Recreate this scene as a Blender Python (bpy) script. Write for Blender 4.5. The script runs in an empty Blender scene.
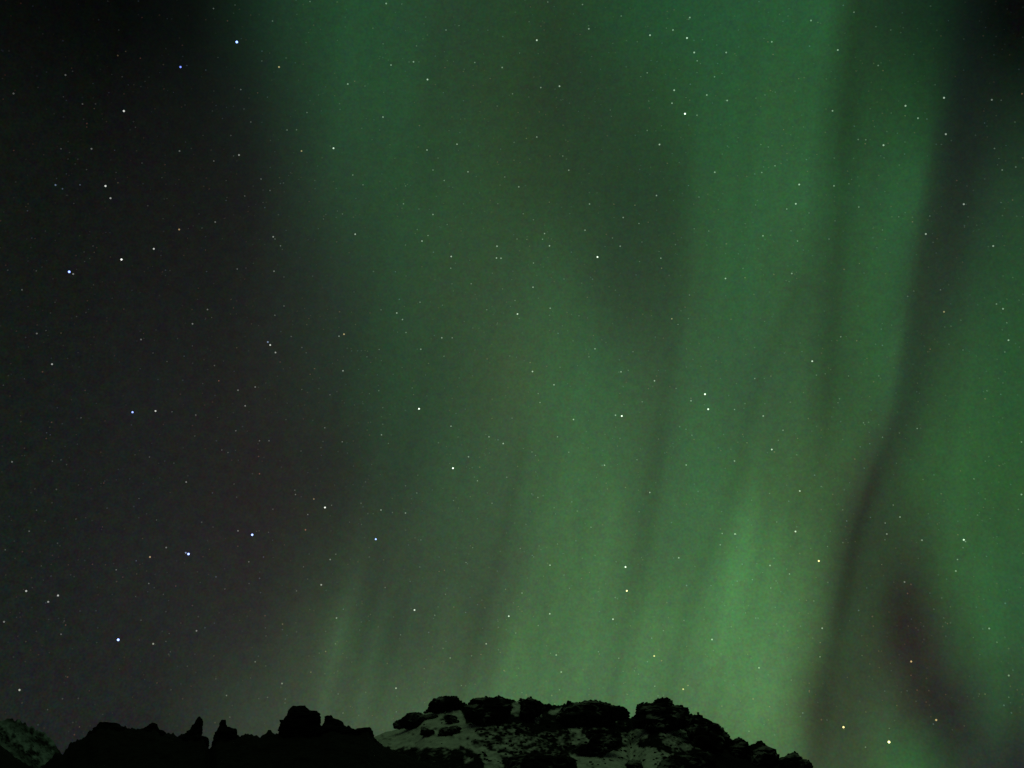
import bpy, bmesh, math, random
import numpy as np
from mathutils import Vector, noise
random.seed(11)
SC = bpy.context.scene
COL = SC.collection
# ---------------------------------------------------------------- camera
PITCH = math.radians(22.0)
HFOV = math.radians(50.0)
F = 512.0 / math.tan(HFOV / 2)
CZ = 1.7
cam_d = bpy.data.cameras.new('camera'); cam = bpy.data.objects.new('camera', cam_d); COL.objects.link(cam)
cam.location = (0, 0, CZ); cam.rotation_euler = (math.pi / 2 + PITCH, 0, 0)
cam_d.sensor_width = 36; cam_d.lens = 18 / math.tan(HFOV / 2); cam_d.clip_start = 0.1; cam_d.clip_end = 300000
SC.camera = cam
SC.view_settings.view_transform = 'Standard'; SC.view_settings.look = 'None'
SC.view_settings.exposure = 0; SC.view_settings.gamma = 1; SC.view_settings.use_curve_mapping = False
SC.cycles.use_denoising = False
SC.cycles.transparent_max_bounces = 16
CP, SP = math.cos(PITCH), math.sin(PITCH)

def ray(px, py):                       # direction of a sight line, +Y is north of the camera
    x = (px - 512.0) / F; y = (384.0 - py) / F
    return Vector((x, CP - SP * y, SP + CP * y))
def at(px, py, D):                     # point at horizontal depth D on that line
    d = ray(px, py); s = D / d.y
    return Vector((d.x * s, D, CZ + d.z * s))
def lin(v):
    v = v / 255.0
    return v / 12.92 if v <= 0.04045 else ((v + 0.055) / 1.055) ** 2.4
LIN = np.vectorize(lin)

# night sky without aurora: sRGB by elevation, with lens vignetting put into the upper darkening
SKY_RAMP = [(-3, (30, 34, 32)), (3, (31, 35, 33)), (6, (30, 34, 32)), (12, (26, 31, 28)), (22, (22, 26, 23)),
            (32, (16, 20, 17)), (36.5, (9, 12, 10)), (40.5, (4, 6, 5)), (48, (12, 18, 12)), (62, (72, 100, 66)), (90, (90, 122, 78))]  # last stops: unseen bright zenith, added to light the snow
W = bpy.data.worlds.new('World'); SC.world = W; W.use_nodes = True
nt = W.node_tree; nt.nodes.clear()
def N(t, kind, **kw):
    n = t.nodes.new(kind)
    for k, v in kw.items(): setattr(n, k, v)
    return n
def mottle(t, vec, col_out, amt, scale, grain, gscale):
    """camera grain put into the sky glow, two scales, in direction space"""
    L = t.links
    n1 = N(t, 'ShaderNodeTexNoise'); n1.inputs['Scale'].default_value = scale; n1.inputs['Detail'].default_value = 2
    n2 = N(t, 'ShaderNodeTexNoise'); n2.inputs['Scale'].default_value = gscale; n2.inputs['Detail'].default_value = 1
    L.new(vec, n1.inputs['Vector']); L.new(vec, n2.inputs['Vector'])
    def scaled(o, a):
        m = N(t, 'ShaderNodeVectorMath', operation='MULTIPLY_ADD')
        L.new(o, m.inputs[0]); m.inputs[1].default_value = (2 * a,) * 3; m.inputs[2].default_value = (1 - a,) * 3
        return m.outputs[0]
    m = N(t, 'ShaderNodeVectorMath', operation='MULTIPLY')
    L.new(scaled(n1.outputs['Color'], amt), m.inputs[0]); L.new(scaled(n2.outputs['Color'], grain), m.inputs[1])
    k = N(t, 'ShaderNodeVectorMath', operation='MULTIPLY')
    L.new(col_out, k.inputs[0]); L.new(m.outputs[0], k.inputs[1])
    return k.outputs[0]
tc = N(nt, 'ShaderNodeTexCoord'); sep = N(nt, 'ShaderNodeSeparateXYZ'); nt.links.new(tc.outputs['Generated'], sep.inputs[0])
mr = N(nt, 'ShaderNodeMapRange'); mr.inputs['From Min'].default_value = -0.1; mr.inputs['From Max'].default_value = 1.0
nt.links.new(sep.outputs['Z'], mr.inputs['Value'])
cr = N(nt, 'ShaderNodeValToRGB'); nt.links.new(mr.outputs[0], cr.inputs[0])
def ramp_pos(deg): return (math.sin(math.radians(deg)) + 0.1) / 1.1
els = cr.color_ramp.elements
while len(els) < len(SKY_RAMP): els.new(0.5)
for e, (d, c) in zip(els, SKY_RAMP):
    e.position = ramp_pos(d)
for e, (d, c) in zip(sorted(els, key=lambda q: q.position), SKY_RAMP):
    e.color = (lin(c[0]), lin(c[1]), lin(c[2]), 1)
bg = N(nt, 'ShaderNodeBackground'); wo = N(nt, 'ShaderNodeOutputWorld')
nt.links.new(mottle(nt, tc.outputs['Generated'], cr.outputs[0], 0.42, 120, 0.55, 480), bg.inputs[0])
bg.inputs[1].default_value = 1.0
nt.links.new(bg.outputs[0], wo.inputs[0])
RX = np.array([ramp_pos(d) for d, c in SKY_RAMP]); RC = LIN(np.array([c for d, c in SKY_RAMP], float))
def base_lin(zs):
    q = (zs + 0.1) / 1.1
    return np.stack([np.interp(q, RX, RC[:, k]) for k in range(3)], -1)

# ---------------------------------------------------------------- aurora brightness over the sky (display values)
ROWS = {
 20: "20:3,4,4 120:6,9,8 200:10,16,13 200:12,19,15 235:17,33,23 270:25,50,34 310:31,63,40 350:33,74,44 400:36,76,46 450:38,68,44 512:36,67,40 560:36,63,39 600:34,71,42 660:34,80,46 720:36,86,50 780:38,90,50 825:38,90,50 850:33,66,38 880:28,54,34 930:20,46,28 970:14,26,20 1020:3,8,5",
 96: "20:8,10,9 120:15,17,16 200:17,22,19 215:19,25,22 250:23,34,27 300:31,55,38 350:36,73,45 400:38,78,46 450:40,70,44 512:40,66,40 560:37,59,39 600:37,63,41 660:38,74,42 720:38,86,48 780:44,92,50 812:40,88,48 845:34,66,38 900:32,70,38 930:28,60,34 960:22,34,28 1000:21,34,25 1023:20,38,25",
 192: "20:18,22,19 120:20,23,21 200:23,26,23 256:26,29,27 260:28,34,29 300:33,49,37 350:38,67,44 400:40,76,46 450:42,76,46 512:44,74,44 560:41,67,42 620:37,64,41 670:37,65,41 700:42,84,48 760:46,98,54 800:46,96,54 840:38,78,44 880:42,88,50 912:42,96,52 930:34,54,38 960:30,42,34 1000:34,60,40 1023:34,62,40",
 288: "20:21,24,22 150:24,27,25 220:26,30,27 256:30,35,31 300:34,44,36 330:37,51,40 400:42,72,46 450:48,76,48 512:50,82,52 560:50,88,52 620:44,68,46 670:44,70,46 700:48,86,50 740:48,100,56 780:50,92,52 830:44,76,46 870:46,94,50 890:44,92,52 915:39,58,40 940:38,54,40 970:38,68,44 1010:38,78,44",
 384: "20:24,28,26 150:28,31,29 220:31,33,30 256:34,37,33 300:35,44,36 330:37,50,39 400:40,68,44 450:46,74,48 512:58,88,54 560:56,100,58 600:54,100,58 650:54,86,54 700:54,98,58 760:52,90,56 800:54,96,56 828:46,78,46 860:48,90,50 888:48,94,52 908:38,60,42 926:40,66,42 942:44,80,46 970:44,88,48 1010:40,86,46",
 480: "20:26,30,28 150:30,33,31 256:36,36,34 330:38,43,37 400:44,64,46 450:50,80,52 512:58,92,58 560:60,104,60 600:62,110,62 655:58,96,58 700:58,110,62 760:60,104,58 800:60,100,56 830:56,92,52 852:56,84,51 868:46,56,42 886:44,68,44 912:46,84,46 950:48,96,50 1000:44,92,46",
 528: "20:28,31,29 150:32,35,33 256:38,38,36 330:42,50,40 400:50,68,49 450:53,80,53 512:60,92,58 560:63,108,62 600:66,112,64 653:60,100,60 700:62,114,64 745:66,120,66 800:64,108,60 828:58,96,54 843:50,70,46 854:44,54,41 872:46,66,43 900:46,68,43 920:46,74,45 950:50,96,52 1000:46,90,48",
 576: "20:29,33,31 150:34,37,35 256:40,41,38 330:46,58,44 400:54,72,52 450:56,80,54 512:62,90,60 560:66,112,64 600:68,116,66 650:64,108,62 700:68,122,68 740:72,136,72 800:70,120,66 825:62,98,57 840:46,60,42 854:46,62,42 874:46,70,44 890:46,60,42 905:46,52,40 925:45,66,42 948:48,88,47 980:50,104,54 1010:44,90,50",
 640: "20:31,35,33 150:34,38,35 256:44,48,42 320:56,72,52 340:58,86,56 380:52,76,52 420:58,80,56 460:62,90,58 486:60,82,56 512:68,112,64 560:70,118,68 620:72,124,70 680:74,130,72 740:76,136,74 790:76,130,72 812:66,106,60 836:53,76,48 855:50,72,46 878:52,70,46 894:46,46,38 920:46,44,40 942:46,60,44 966:48,86,48 990:50,104,54 1015:44,84,50",
 704: "20:32,35,34 150:34,38,35 230:47,58,46 300:58,74,55 340:64,88,60 380:66,94,62 440:68,100,64 512:72,118,70 600:74,124,72 700:78,128,74 760:80,138,76 785:78,128,72 805:64,90,54 821:50,61,44 850:54,74,48 885:56,80,52 905:50,56,42 930:44,44,40 955:44,46,42 976:44,62,44 1000:46,84,48 1023:42,62,42",
 764: "20:32,35,34 150:34,38,35 230:52,62,50 400:68,98,64 790:74,118,66 818:58,80,50 860:58,84,52 890:54,100,54 915:50,102,53 942:48,80,48 976:42,52,42 1015:38,44,40"}
EDGE_Y = [0, 96, 192, 288, 384, 480, 576, 640, 704, 768]; EDGE_X = [945, 937, 925, 910, 900, 862, 834, 826, 808, 806]
S = 3
gx = np.arange(-40, 1064 + 1, S, dtype=float); gy = np.arange(-24, 792 + 1, S, dtype=float)
rk = sorted(ROWS); rowf = []
for r in rk:
    pts = [(float(a.split(':')[0]), [float(v) for v in a.split(':')[1].split(',')]) for a in ROWS[r].split()]
    rowf.append((np.array([p[0] for p in pts]), np.array([p[1] for p in pts])))
FLD = np.zeros((len(gy), len(gx), 3))
wx = np.clip((gx - 760) / 80, 0, 1)
for j, y in enumerate(gy):
    yy = min(max(y, rk[0]), rk[-1]); i = 0
    while i < len(rk) - 2 and yy > rk[i + 1]: i += 1
    t = (yy - rk[i]) / (rk[i + 1] - rk[i])
    e = np.interp(yy, EDGE_Y, EDGE_X); out = 0
    for w, r in ((1 - t, i), (t, i + 1)):
        xs = gx + (np.interp(rk[r], EDGE_Y, EDGE_X) - e) * wx
        out = out + w * np.stack([np.interp(xs, rowf[r][0], rowf[r][1][:, k]) for k in range(3)], -1)
    FLD[j] = out
def blur(a, s, ax):
    r = int(3 * s / S) + 1; k = np.exp(-0.5 * (np.arange(-r, r + 1) * S / s) ** 2); k /= k.sum()
    p = [(0, 0)] * 3; p[ax] = (r, r); b = np.pad(a, p, mode='edge')
    return np.apply_along_axis(lambda v: np.convolve(v, k, mode='valid'), ax, b)
FLD = blur(blur(FLD, 7, 1), 14, 0)
# ray structure along the field lines, softer high up
GX, GY = np.meshgrid(gx, gy)
def n1(u, v, sd): return noise.noise(Vector((u, v, sd)))
for j in range(len(gy)):
    for i in range(len(gx)):
        x, y = gx[i], gy[j]
        u = x + (y - 400) * np.interp(x, [200, 500, 900], [0.30, 0.22, 0.12])
        k = np.interp(y, [0, 420, 650], [0.5, 0.75, 1.0]) * np.interp(x, [180, 330], [0, 1])
        a = 0.045 * n1(u / 34, y / 520, 3.1) + 0.02 * n1(u / 15, y / 380, 8.7) + 0.02 * n1(x / 60, y / 60, 5.0)
        FLD[j, i, 1] *= 1 + 1.15 * a * k; FLD[j, i, 0] *= 1 + 0.7 * a * k; FLD[j, i, 2] *= 1 + 0.7 * a * k
# the curtain's single rays and gaps: centre line, half width, strength
RAYS = [("378,700 392,640 408,580", 9, -.075), ("350,700 362,640 375,590", 5, -.05), ("322,712 338,640 352,590", 9, .12), ("362,705 378,630", 5, .05),
 ("462,690 480,620 505,540 518,470", 8, -.075), ("500,692 520,620 545,530", 10, .06), ("428,690 446,620", 8, .04),
 ("612,700 630,600 650,480 668,370", 7, -.06), ("636,640 648,540 664,440", 4, -.05), ("668,692 688,610 712,545 738,480", 9, -.07),
 ("722,640 736,565 752,515", 13, .05), ("768,700 778,630", 11, .05), ("712,712 722,676", 8, -.06), ("775,640 790,560 800,500", 8, -.04),
 ("825,440 832,330 838,250 847,140", 9, -.065), ("750,410 772,350 792,300", 8, -.06), ("897,340 912,250 924,160", 7, .07), ("880,430 896,350", 8, .05),
 ("842,560 862,480 884,430", 6, .07), ("560,560 575,440 590,330", 9, .04), ("540,640 556,560", 5, -.04), ("585,670 600,590 612,520", 6, .04),
 ("330,180 345,90 352,0", 16, .05), ("428,180 436,60", 14, -.05), ("690,330 700,200 706,60", 7, .04), ("735,300 745,180 752,40", 9, -.05), ("800,260 812,130 826,10", 9, .07), ("846,120 858,20", 9, -.08), ("900,610 918,665 950,735", 24, -.16), ("874,480 856,530 846,580 842,610", 9, -.15), ("832,660 822,700 818,740", 11, -.08)]
for spec, wd, am in RAYS:
    q = [tuple(float(v) for v in a.split(',')) for a in spec.split()]; q.sort(key=lambda p: p[1])
    ys_, xs_ = [p[1] for p in q], [p[0] for p in q]
    xc = np.interp(GY, ys_, xs_); xc = np.where(GY < ys_[0], xs_[0] + (ys_[0] - GY) * .2, xc); xc = np.where(GY > ys_[-1], xs_[-1] - (GY - ys_[-1]) * .2, xc)
    ex = np.maximum(np.maximum(ys_[0] - GY, GY - ys_[-1]), 0)
    wgt = .9 * am * np.exp(-((GX - xc) / wd) ** 2) * np.exp(-(ex / 35) ** 2)
    FLD[..., 1] *= 1 + wgt; FLD[..., 0] *= 1 + .75 * wgt; FLD[..., 2] *= 1 + .8 * wgt
FLD[..., 1] -= np.maximum(0, FLD[..., 1] - 62) * .13
_g = FLD[..., 1].copy(); FLD[..., 0] += .07 * np.maximum(_g - FLD[..., 0], 0); FLD[..., 2] += .05 * np.maximum(_g - FLD[..., 2], 0); FLD[..., 1] *= .985
def field(px, py):                     # display value, arrays
    fx = np.clip((px - gx[0]) / S, 0, len(gx) - 1.001); fy = np.clip((py - gy[0]) / S, 0, len(gy) - 1.001)
    i = fx.astype(int); j = fy.astype(int); a = (fx - i)[..., None]; b = (fy - j)[..., None]
    return ((FLD[j, i] * (1 - a) + FLD[j, i + 1] * a) * (1 - b) + (FLD[j + 1, i] * (1 - a) + FLD[j + 1, i + 1] * a) * b)

def tag(o, label=None, cat=None, group=None, kind=None):
    if label: o['label'] = label
    if cat: o['category'] = cat
    if group: o['group'] = group
    if kind: o['kind'] = kind
    return o
def mesh_obj(name, verts, faces, mat, smooth=True, parent=None):
    me = bpy.data.meshes.new(name); me.from_pydata([tuple(v) for v in verts], [], faces); me.update()
    if smooth: me.polygons.foreach_set('use_smooth', [True] * len(me.polygons))
    me.materials.append(mat)
    o = bpy.data.objects.new(name, me); COL.objects.link(o); o.parent = parent
    return o

# ---------------------------------------------------------------- materials
def rock_mat(name, c0, c1, scale):
    m = bpy.data.materials.new(name); m.use_nodes = True; t = m.node_tree; b = t.nodes['Principled BSDF']
    g = N(t, 'ShaderNodeNewGeometry'); n = N(t, 'ShaderNodeTexNoise'); n.inputs['Scale'].default_value = scale; n.inputs['Detail'].default_value = 6
    r = N(t, 'ShaderNodeValToRGB'); r.color_ramp.elements[0].position = .35; r.color_ramp.elements[1].position = .7
    r.color_ramp.elements[0].color = (*c0, 1); r.color_ramp.elements[1].color = (*c1, 1)
    t.links.new(g.outputs['Position'], n.inputs['Vector']); t.links.new(n.outputs['Fac'], r.inputs[0])
    t.links.new(r.outputs[0], b.inputs['Base Color']); b.inputs['Roughness'].default_value = .95; b.inputs['Specular IOR Level'].default_value = .1
    bp = N(t, 'ShaderNodeBump'); bp.inputs['Strength'].default_value = .6; bp.inputs['Distance'].default_value = .5
    t.links.new(n.outputs['Fac'], bp.inputs['Height']); t.links.new(bp.outputs[0], b.inputs['Normal'])
    return m
ROCK = rock_mat('basalt', (0.007, 0.0065, 0.0065), (0.022, 0.020, 0.019), .8)
def dusted(m, lo, hi, amount):
    """a little snow caught on the ledges, on faces that look upward"""
    t = m.node_tree; b = t.nodes['Principled BSDF']; src = b.inputs['Base Color'].links[0].from_socket
    g = N(t, 'ShaderNodeNewGeometry'); sp = N(t, 'ShaderNodeSeparateXYZ'); t.links.new(g.outputs['Normal'], sp.inputs[0])
    n = N(t, 'ShaderNodeTexNoise'); n.inputs['Scale'].default_value = .16; n.inputs['Detail'].default_value = 7; t.links.new(g.outputs['Position'], n.inputs['Vector'])
    a1 = N(t, 'ShaderNodeMapRange'); a1.inputs['From Min'].default_value = lo; a1.inputs['From Max'].default_value = hi; t.links.new(sp.outputs['Z'], a1.inputs['Value'])
    a2 = N(t, 'ShaderNodeMapRange'); a2.inputs['From Min'].default_value = .50; a2.inputs['From Max'].default_value = .62; t.links.new(n.outputs['Fac'], a2.inputs['Value'])
    mu = N(t, 'ShaderNodeMath', operation='MULTIPLY'); t.links.new(a1.outputs[0], mu.inputs[0]); t.links.new(a2.outputs[0], mu.inputs[1])
    mv = N(t, 'ShaderNodeMath', operation='MULTIPLY'); t.links.new(mu.outputs[0], mv.inputs[0]); mv.inputs[1].default_value = amount
    mx = N(t, 'ShaderNodeMix', data_type='RGBA'); t.links.new(mv.outputs[0], mx.inputs['Factor']); t.links.new(src, mx.inputs['A']); mx.inputs['B'].default_value = (.85, .85, .87, 1)
    t.links.new(mx.outputs['Result'], b.inputs['Base Color']); return m
CRAG = dusted(rock_mat('snow_dusted_basalt', (0.007, 0.0065, 0.0065), (0.022, 0.020, 0.019), .8), .05, .6, .34)
GROUND = rock_mat('frozen_ground', (0.02, 0.02, 0.018), (0.12, 0.12, 0.12), .15)
def snow_rock_mat(name, snow, rock, scale):
    """snow lying between bare rock: the 'snow' attribute says how much of the ground is covered"""
    m = bpy.data.materials.new(name); m.use_nodes = True; t = m.node_tree; b = t.nodes['Principled BSDF']
    a = N(t, 'ShaderNodeAttribute', attribute_name='snow'); g = N(t, 'ShaderNodeNewGeometry')
    n = N(t, 'ShaderNodeTexNoise'); n.inputs['Scale'].default_value = scale; n.inputs['Detail'].default_value = 5
    t.links.new(g.outputs['Position'], n.inputs['Vector'])
    ad = N(t, 'ShaderNodeMath', operation='MULTIPLY_ADD'); t.links.new(n.outputs['Fac'], ad.inputs[0]); ad.inputs[1].default_value = 1.0
    sb = N(t, 'ShaderNodeMath', operation='SUBTRACT'); t.links.new(a.outputs['Fac'], ad.inputs[2])
    t.links.new(ad.outputs[0], sb.inputs[0]); sb.inputs[1].default_value = 0.5
    r = N(t, 'ShaderNodeMapRange'); r.inputs['From Min'].default_value = .22; r.inputs['From Max'].default_value = .95
    t.links.new(sb.outputs[0], r.inputs['Value'])
    mx = N(t, 'ShaderNodeMix', data_type='RGBA'); t.links.new(r.outputs[0], mx.inputs['Factor'])
    mx.inputs['A'].default_value = (*rock, 1)
    n3 = N(t, 'ShaderNodeTexNoise'); n3.inputs['Scale'].default_value = scale * .45; n3.inputs['Detail'].default_value = 8; t.links.new(g.outputs['Position'], n3.inputs['Vector'])
    r3 = N(t, 'ShaderNodeValToRGB'); r3.color_ramp.elements[0].position = .32; r3.color_ramp.elements[1].position = .66
    r3.color_ramp.elements[0].color = (snow[0] * .68, snow[1] * .68, snow[2] * .68, 1); r3.color_ramp.elements[1].color = (*snow, 1)
    t.links.new(n3.outputs['Fac'], r3.inputs[0]); t.links.new(r3.outputs[0], mx.inputs['B'])
    t.links.new(mx.outputs['Result'], b.inputs['Base Color']); b.inputs['Roughness'].default_value = .9; b.inputs['Specular IOR Level'].default_value = .1
    return m
SNOW = snow_rock_mat('snow_over_rock', (0.90, 0.88, 0.90), (0.011, 0.010, 0.010), .5)
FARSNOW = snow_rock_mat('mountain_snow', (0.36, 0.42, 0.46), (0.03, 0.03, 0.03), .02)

# ---------------------------------------------------------------- ground and ridges
gm = []
R = 60000.0; seg = 64
rings = [0, 30, 90, 200, 500, 1500, 5000, 20000, R]
verts = [(0, 0, 0)]; faces = []
for q in rings[1:]:
    for k in range(seg):
        a = 2 * math.pi * k / seg; verts.append((q * math.cos(a), q * math.sin(a), -0.02 if q < 5000 else -1.0))
for k in range(seg): faces.append((0, 1 + k, 1 + (k + 1) % seg))
for r_ in range(len(rings) - 2):
    for k in range(seg):
        a = 1 + r_ * seg + k; b = 1 + r_ * seg + (k + 1) % seg; faces.append((a, a + seg, b + seg, b))
tag(mesh_obj('ground', verts, faces, GROUND), kind='structure')

def ip(x, pts): return float(np.interp(x, [p[0] for p in pts], [p[1] for p in pts]))
def fract(x, y, z, o=4):
    return noise.fractal(Vector((x, y, z)), 0.9, 2.1, o)

class Ridge:
    """a long hill: front slope, crest, back slope; crest heights given as sight-line heights at its own depth"""
    def __init__(s, crest, D1, D0, span=90.0, power=.85): s.crest, s.D1, s.D0, s.span, s.pw = crest, D1, D0, span, power
    def D(s, px, py):
        q = min(max((py - ip(px, s.crest)) / s.span, 0), 1); return s.D1 - (s.D1 - s.D0) * q ** s.pw
    def build(s, name, mat, x0, x1, dx, rough_px, rows, back, rfreq, rock_amp, snow=None):
        V, A, fc = [], [], []
        xs = np.arange(x0, x1 + .01, dx); nfront = rows; nb = 14
        for i, x in enumerate(xs):
            c0 = ip(x, s.crest); c = c0 - rough_px(x) * (1.6 * fract(x / rfreq + .37, 3.3, s.D1 * .01, 5) + 1.1 * noise.noise(Vector((x / 3.1, 9.4, 1.3))) + .9 * noise.noise(Vector((x / 1.6, 2.4, 6.3))))
            pc = at(x, c, s.D1)
            for j in range(nfront):
                q = (1 - j / (nfront - 1))
                py = c0 + (c - c0) * math.exp(-q * 22) + q * s.span
                D = s.D1 - (s.D1 - s.D0) * q ** s.pw
                p = at(x, py, D)
                sn = snow(x, py) if snow else 0.0
                am = rock_amp * (1 - .75 * sn) * min(1, (1 - q) * 0 + q * 12)
                d = fract(p.x / 6, p.y / 6, p.z / 6, 5)
                p.y -= am * 2.0 * d; p.z += am * .5 * d
                if j == 0: p.z = min(p.z, -1.0)
                V.append(p); A.append(sn)
            for j in range(1, nb + 1):
                q = j / nb; D = s.D1 + back * q
                sc = D / s.D1
                z = pc.z * (1 - q) ** 1.4 - 1.0 * q + rock_amp * .8 * fract(pc.x / 7, D / 7, 4, 4) * (1 - q)
                V.append(Vector((pc.x * sc, D, min(z, pc.z * sc - 0.01 * D * q)))); A.append(.3)
        n = nfront + nb
        for i in range(len(xs) - 1):
            for j in range(n - 1):
                a = i * n + j; fc.append((a, a + n, a + n + 1, a + 1))
        o = mesh_obj(name, V, fc, mat, smooth=True)
        if snow:
            at_ = o.data.attributes.new('snow', 'FLOAT', 'POINT'); at_.data.foreach_set('value', A)
        tag(o, kind='structure'); return o

def inpoly(x, y, P):
    r = False; n = len(P); j = n - 1
    for i in range(n):
        xi, yi = P[i]; xj, yj = P[j]
        if (yi > y) != (yj > y) and x < (xj - xi) * (y - yi) / (yj - yi) + xi: r = not r
        j = i
    return r
def P(s): v = [float(q) for q in s.replace(',', ' ').split()]; return list(zip(v[::2], v[1::2]))

# --- snowy hill
HILL = Ridge(P("250,860 330,790 360,748 376,736 385,732 400,729 415,722 425,713 450,709 466,706 480,701 500,699 520,699 540,704 560,706 585,704 600,704 615,708 627,713 631,720 636,714 645,707 660,702 672,706 685,714 700,718 715,726 727,736 735,742 750,747 765,750 777,758 795,759 808,766 816,776 850,806 900,850"), 520, 390)
SNOWP = [  # regions of snow cover, later entries win
 (P("360,700 470,700 500,726 500,768 360,790"), 1.0),
 (P("462,690 700,690 700,800 500,800 486,770 488,750 484,738 474,729 462,718"), .08),
 (P("468,724 500,727 520,732 545,737 560,745 545,752 520,752 505,756 500,770 482,770 486,748"), .54),
 (P("480,750 498,752 502,768 484,770 478,760"), .80),
 (P("520,733 566,730 572,746 560,752 540,750"), .32),
 (P("498,720 520,724 530,730 500,732 470,728"), .38),
 (P("513,703 521,704 520,712 516,716 507,715 505,711 511,710"), .66), (P("497,698 504,700 506,703 499,702"), .7),
 (P("525,704 533,705 535,710 528,709"), .50), (P("532,713 540,715 540,724 532,722"), .5),
 (P("546,712 556,707 561,708 558,713 553,717"), 1.0),
 (P("568,727 583,727 582,736 592,735 592,742 580,748 571,744"), .72),
 (P("600,707 612,712 612,718 600,718"), .45), (P("614,719 628,718 628,724 614,722"), .45), (P("590,727 606,727 606,731 590,732"), .4),
 (P("621,731 650,730 648,738 640,742 636,748 622,744"), .66),
 (P("650,711 668,711 666,716 652,716"), .45), (P("658,733 680,729 692,733 690,750 672,752 664,744"), .62), (P("690,730 722,736 718,748 694,750"), .34),
 (P("571,752 584,757 600,757 620,748 636,744 655,750 676,755 662,760 655,775 578,775"), 1.0),
 (P("624,770 628,762 634,760 640,763 644,775"), 0),
 (P("664,758 700,752 700,780 655,780"), .03),
 (P("384,746 400,749 430,748 460,748 474,752 482,758 486,775 384,790"), .10),
 (P("400,757 406,755 407,762 402,762"), .6), (P("463,756 474,757 473,762 464,762"), .55), (P("415,749 470,747 470,754 415,754"), .22),
 (P("441,714 446,715 446,720 441,719"), .2), (P("421,727 434,730 434,735 429,737 421,735"), .05), (P("439,735 444,729 452,727 461,727 460,732 452,735"), .05),
 (P("474,741 490,737 496,742 492,749 476,748"), .45)]
def hill_snow(x, y):
    a = 0
    for ox, oy, w in ((0, 0, .36), (1.1, .2, .16), (-1.1, -.2, .16), (.1, .9, .16), (-.1, -.9, .16)): a += w * snow_raw(x + ox, y + oy)
    return a
def snow_raw(x, y):
    jx = x + 5 * noise.noise(Vector((x / 9, y / 6, 1.5))) + 2.2 * noise.noise(Vector((x / 3, y / 2.2, 11))); jy = y + 3 * noise.noise(Vector((x / 9, y / 6, 7.5))) + 1.8 * noise.noise(Vector((x / 3, y / 2.2, 17)))
    v = 0.0
    for poly, val in SNOWP:
        if inpoly(jx, jy, poly): v = val
    n = noise.noise(Vector((x / 2.6, y / 1.9, 0))) * .8 + noise.noise(Vector((x / 9, y / 4, 4))) * .9
    if v == 1.0: v -= max(0, .9 * noise.noise(Vector((x / 3.4, y / 2.0, 21))) + .5 * noise.noise(Vector((x / 14, y / 3, 9))) - .12)
    w = 1 - abs(2 * v - 1)
    v = v + n * w
    if v > .9: v -= .12 * abs(noise.noise(Vector((x / 12, y / 4, 2))))
    return min(max(v, 0), 1)
HILL.build('snowy_hill', SNOW, 250, 900, .8, lambda x: 0.3 if x < 440 else 1.6, 130, 260, 7.0, .7, hill_snow)

# --- dark lava ridge on the left
LR = Ridge(P("-300,700 -120,706 -40,724 0,744 16,758 30,766 38,772 44,766 48,760 56,754 66,750 75,741 85,735 92,729 98,726 110,726 122,728 130,729 140,729 146,728 156,727 161,732 170,732 175,736 183,739 190,738 204,738 209,750 213,744 217,738 234,737 255,735 268,733 278,733 290,731 318,732 330,726 345,727 355,729 368,731 372,736 378,742 386,747 404,755 440,766 480,780 560,806 620,830"), 260, 205)
LR.build('lava_ridge', ROCK, -300, 620, 1.0, lambda x: 2.2 if 50 < x < 370 else .8, 60, 120, 8.0, .5)

# --- far snow mountain
MT = Ridge(P("-400,640 -200,690 -60,714 0,720 12,720 20,720 28,725 38,731 46,735 54,741 60,752 70,765 90,790 140,830"), 3200, 2600, 90)
def mt_snow(x, y):
    n = noise.noise(Vector((x / 7, y / 6, 1))) + .7 * noise.noise(Vector((x / 3, y / 2.5, 5)))
    d = (x - 10) - (y - 735) * 1.2                # gullies run down to the right
    return min(max(.52 + .45 * n + .2 * math.sin(d / 5.0 + 2 * n), 0), 1)
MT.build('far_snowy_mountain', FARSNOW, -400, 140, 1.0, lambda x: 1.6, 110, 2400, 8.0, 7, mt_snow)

# ---------------------------------------------------------------- rock outcrops
def boulder(V, Fc, c, r, sq=(1, 1, 1), seed=0.0, sub=2):
    bm = bmesh.new(); bmesh.ops.create_icosphere(bm, subdivisions=sub, radius=1.0)
    o = len(V)
    for v in bm.verts:
        d = v.co.copy()
        k = 1 + .36 * noise.noise(d * 1.3 + Vector((seed, 0, 0))) + .22 * noise.noise(d * 3.1 + Vector((0, seed, 0))) + .10 * noise.noise(d * 6.5 + Vector((0, 0, seed)))
        m = max(abs(d.x), abs(d.y), abs(d.z)); d = d / (m ** .8)      # blocky
        V.append(Vector((c.x + d.x * k * r * sq[0], c.y + d.y * k * r * sq[1], c.z + d.z * k * r * sq[2])))
    for f in bm.faces: Fc.append(tuple(o + v.index for v in f.verts))
    bm.free()
def edge_dist(x, y, Pl):
    best = 1e9
    for i in range(len(Pl)):
        (x1, y1), (x2, y2) = Pl[i], Pl[(i + 1) % len(Pl)]
        dx, dy = x2 - x1, y2 - y1; t = max(0, min(1, ((x - x1) * dx + (y - y1) * dy) / (dx * dx + dy * dy + 1e-9)))
        best = min(best, math.hypot(x - x1 - t * dx, y - y1 - t * dy))
    return best
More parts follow.
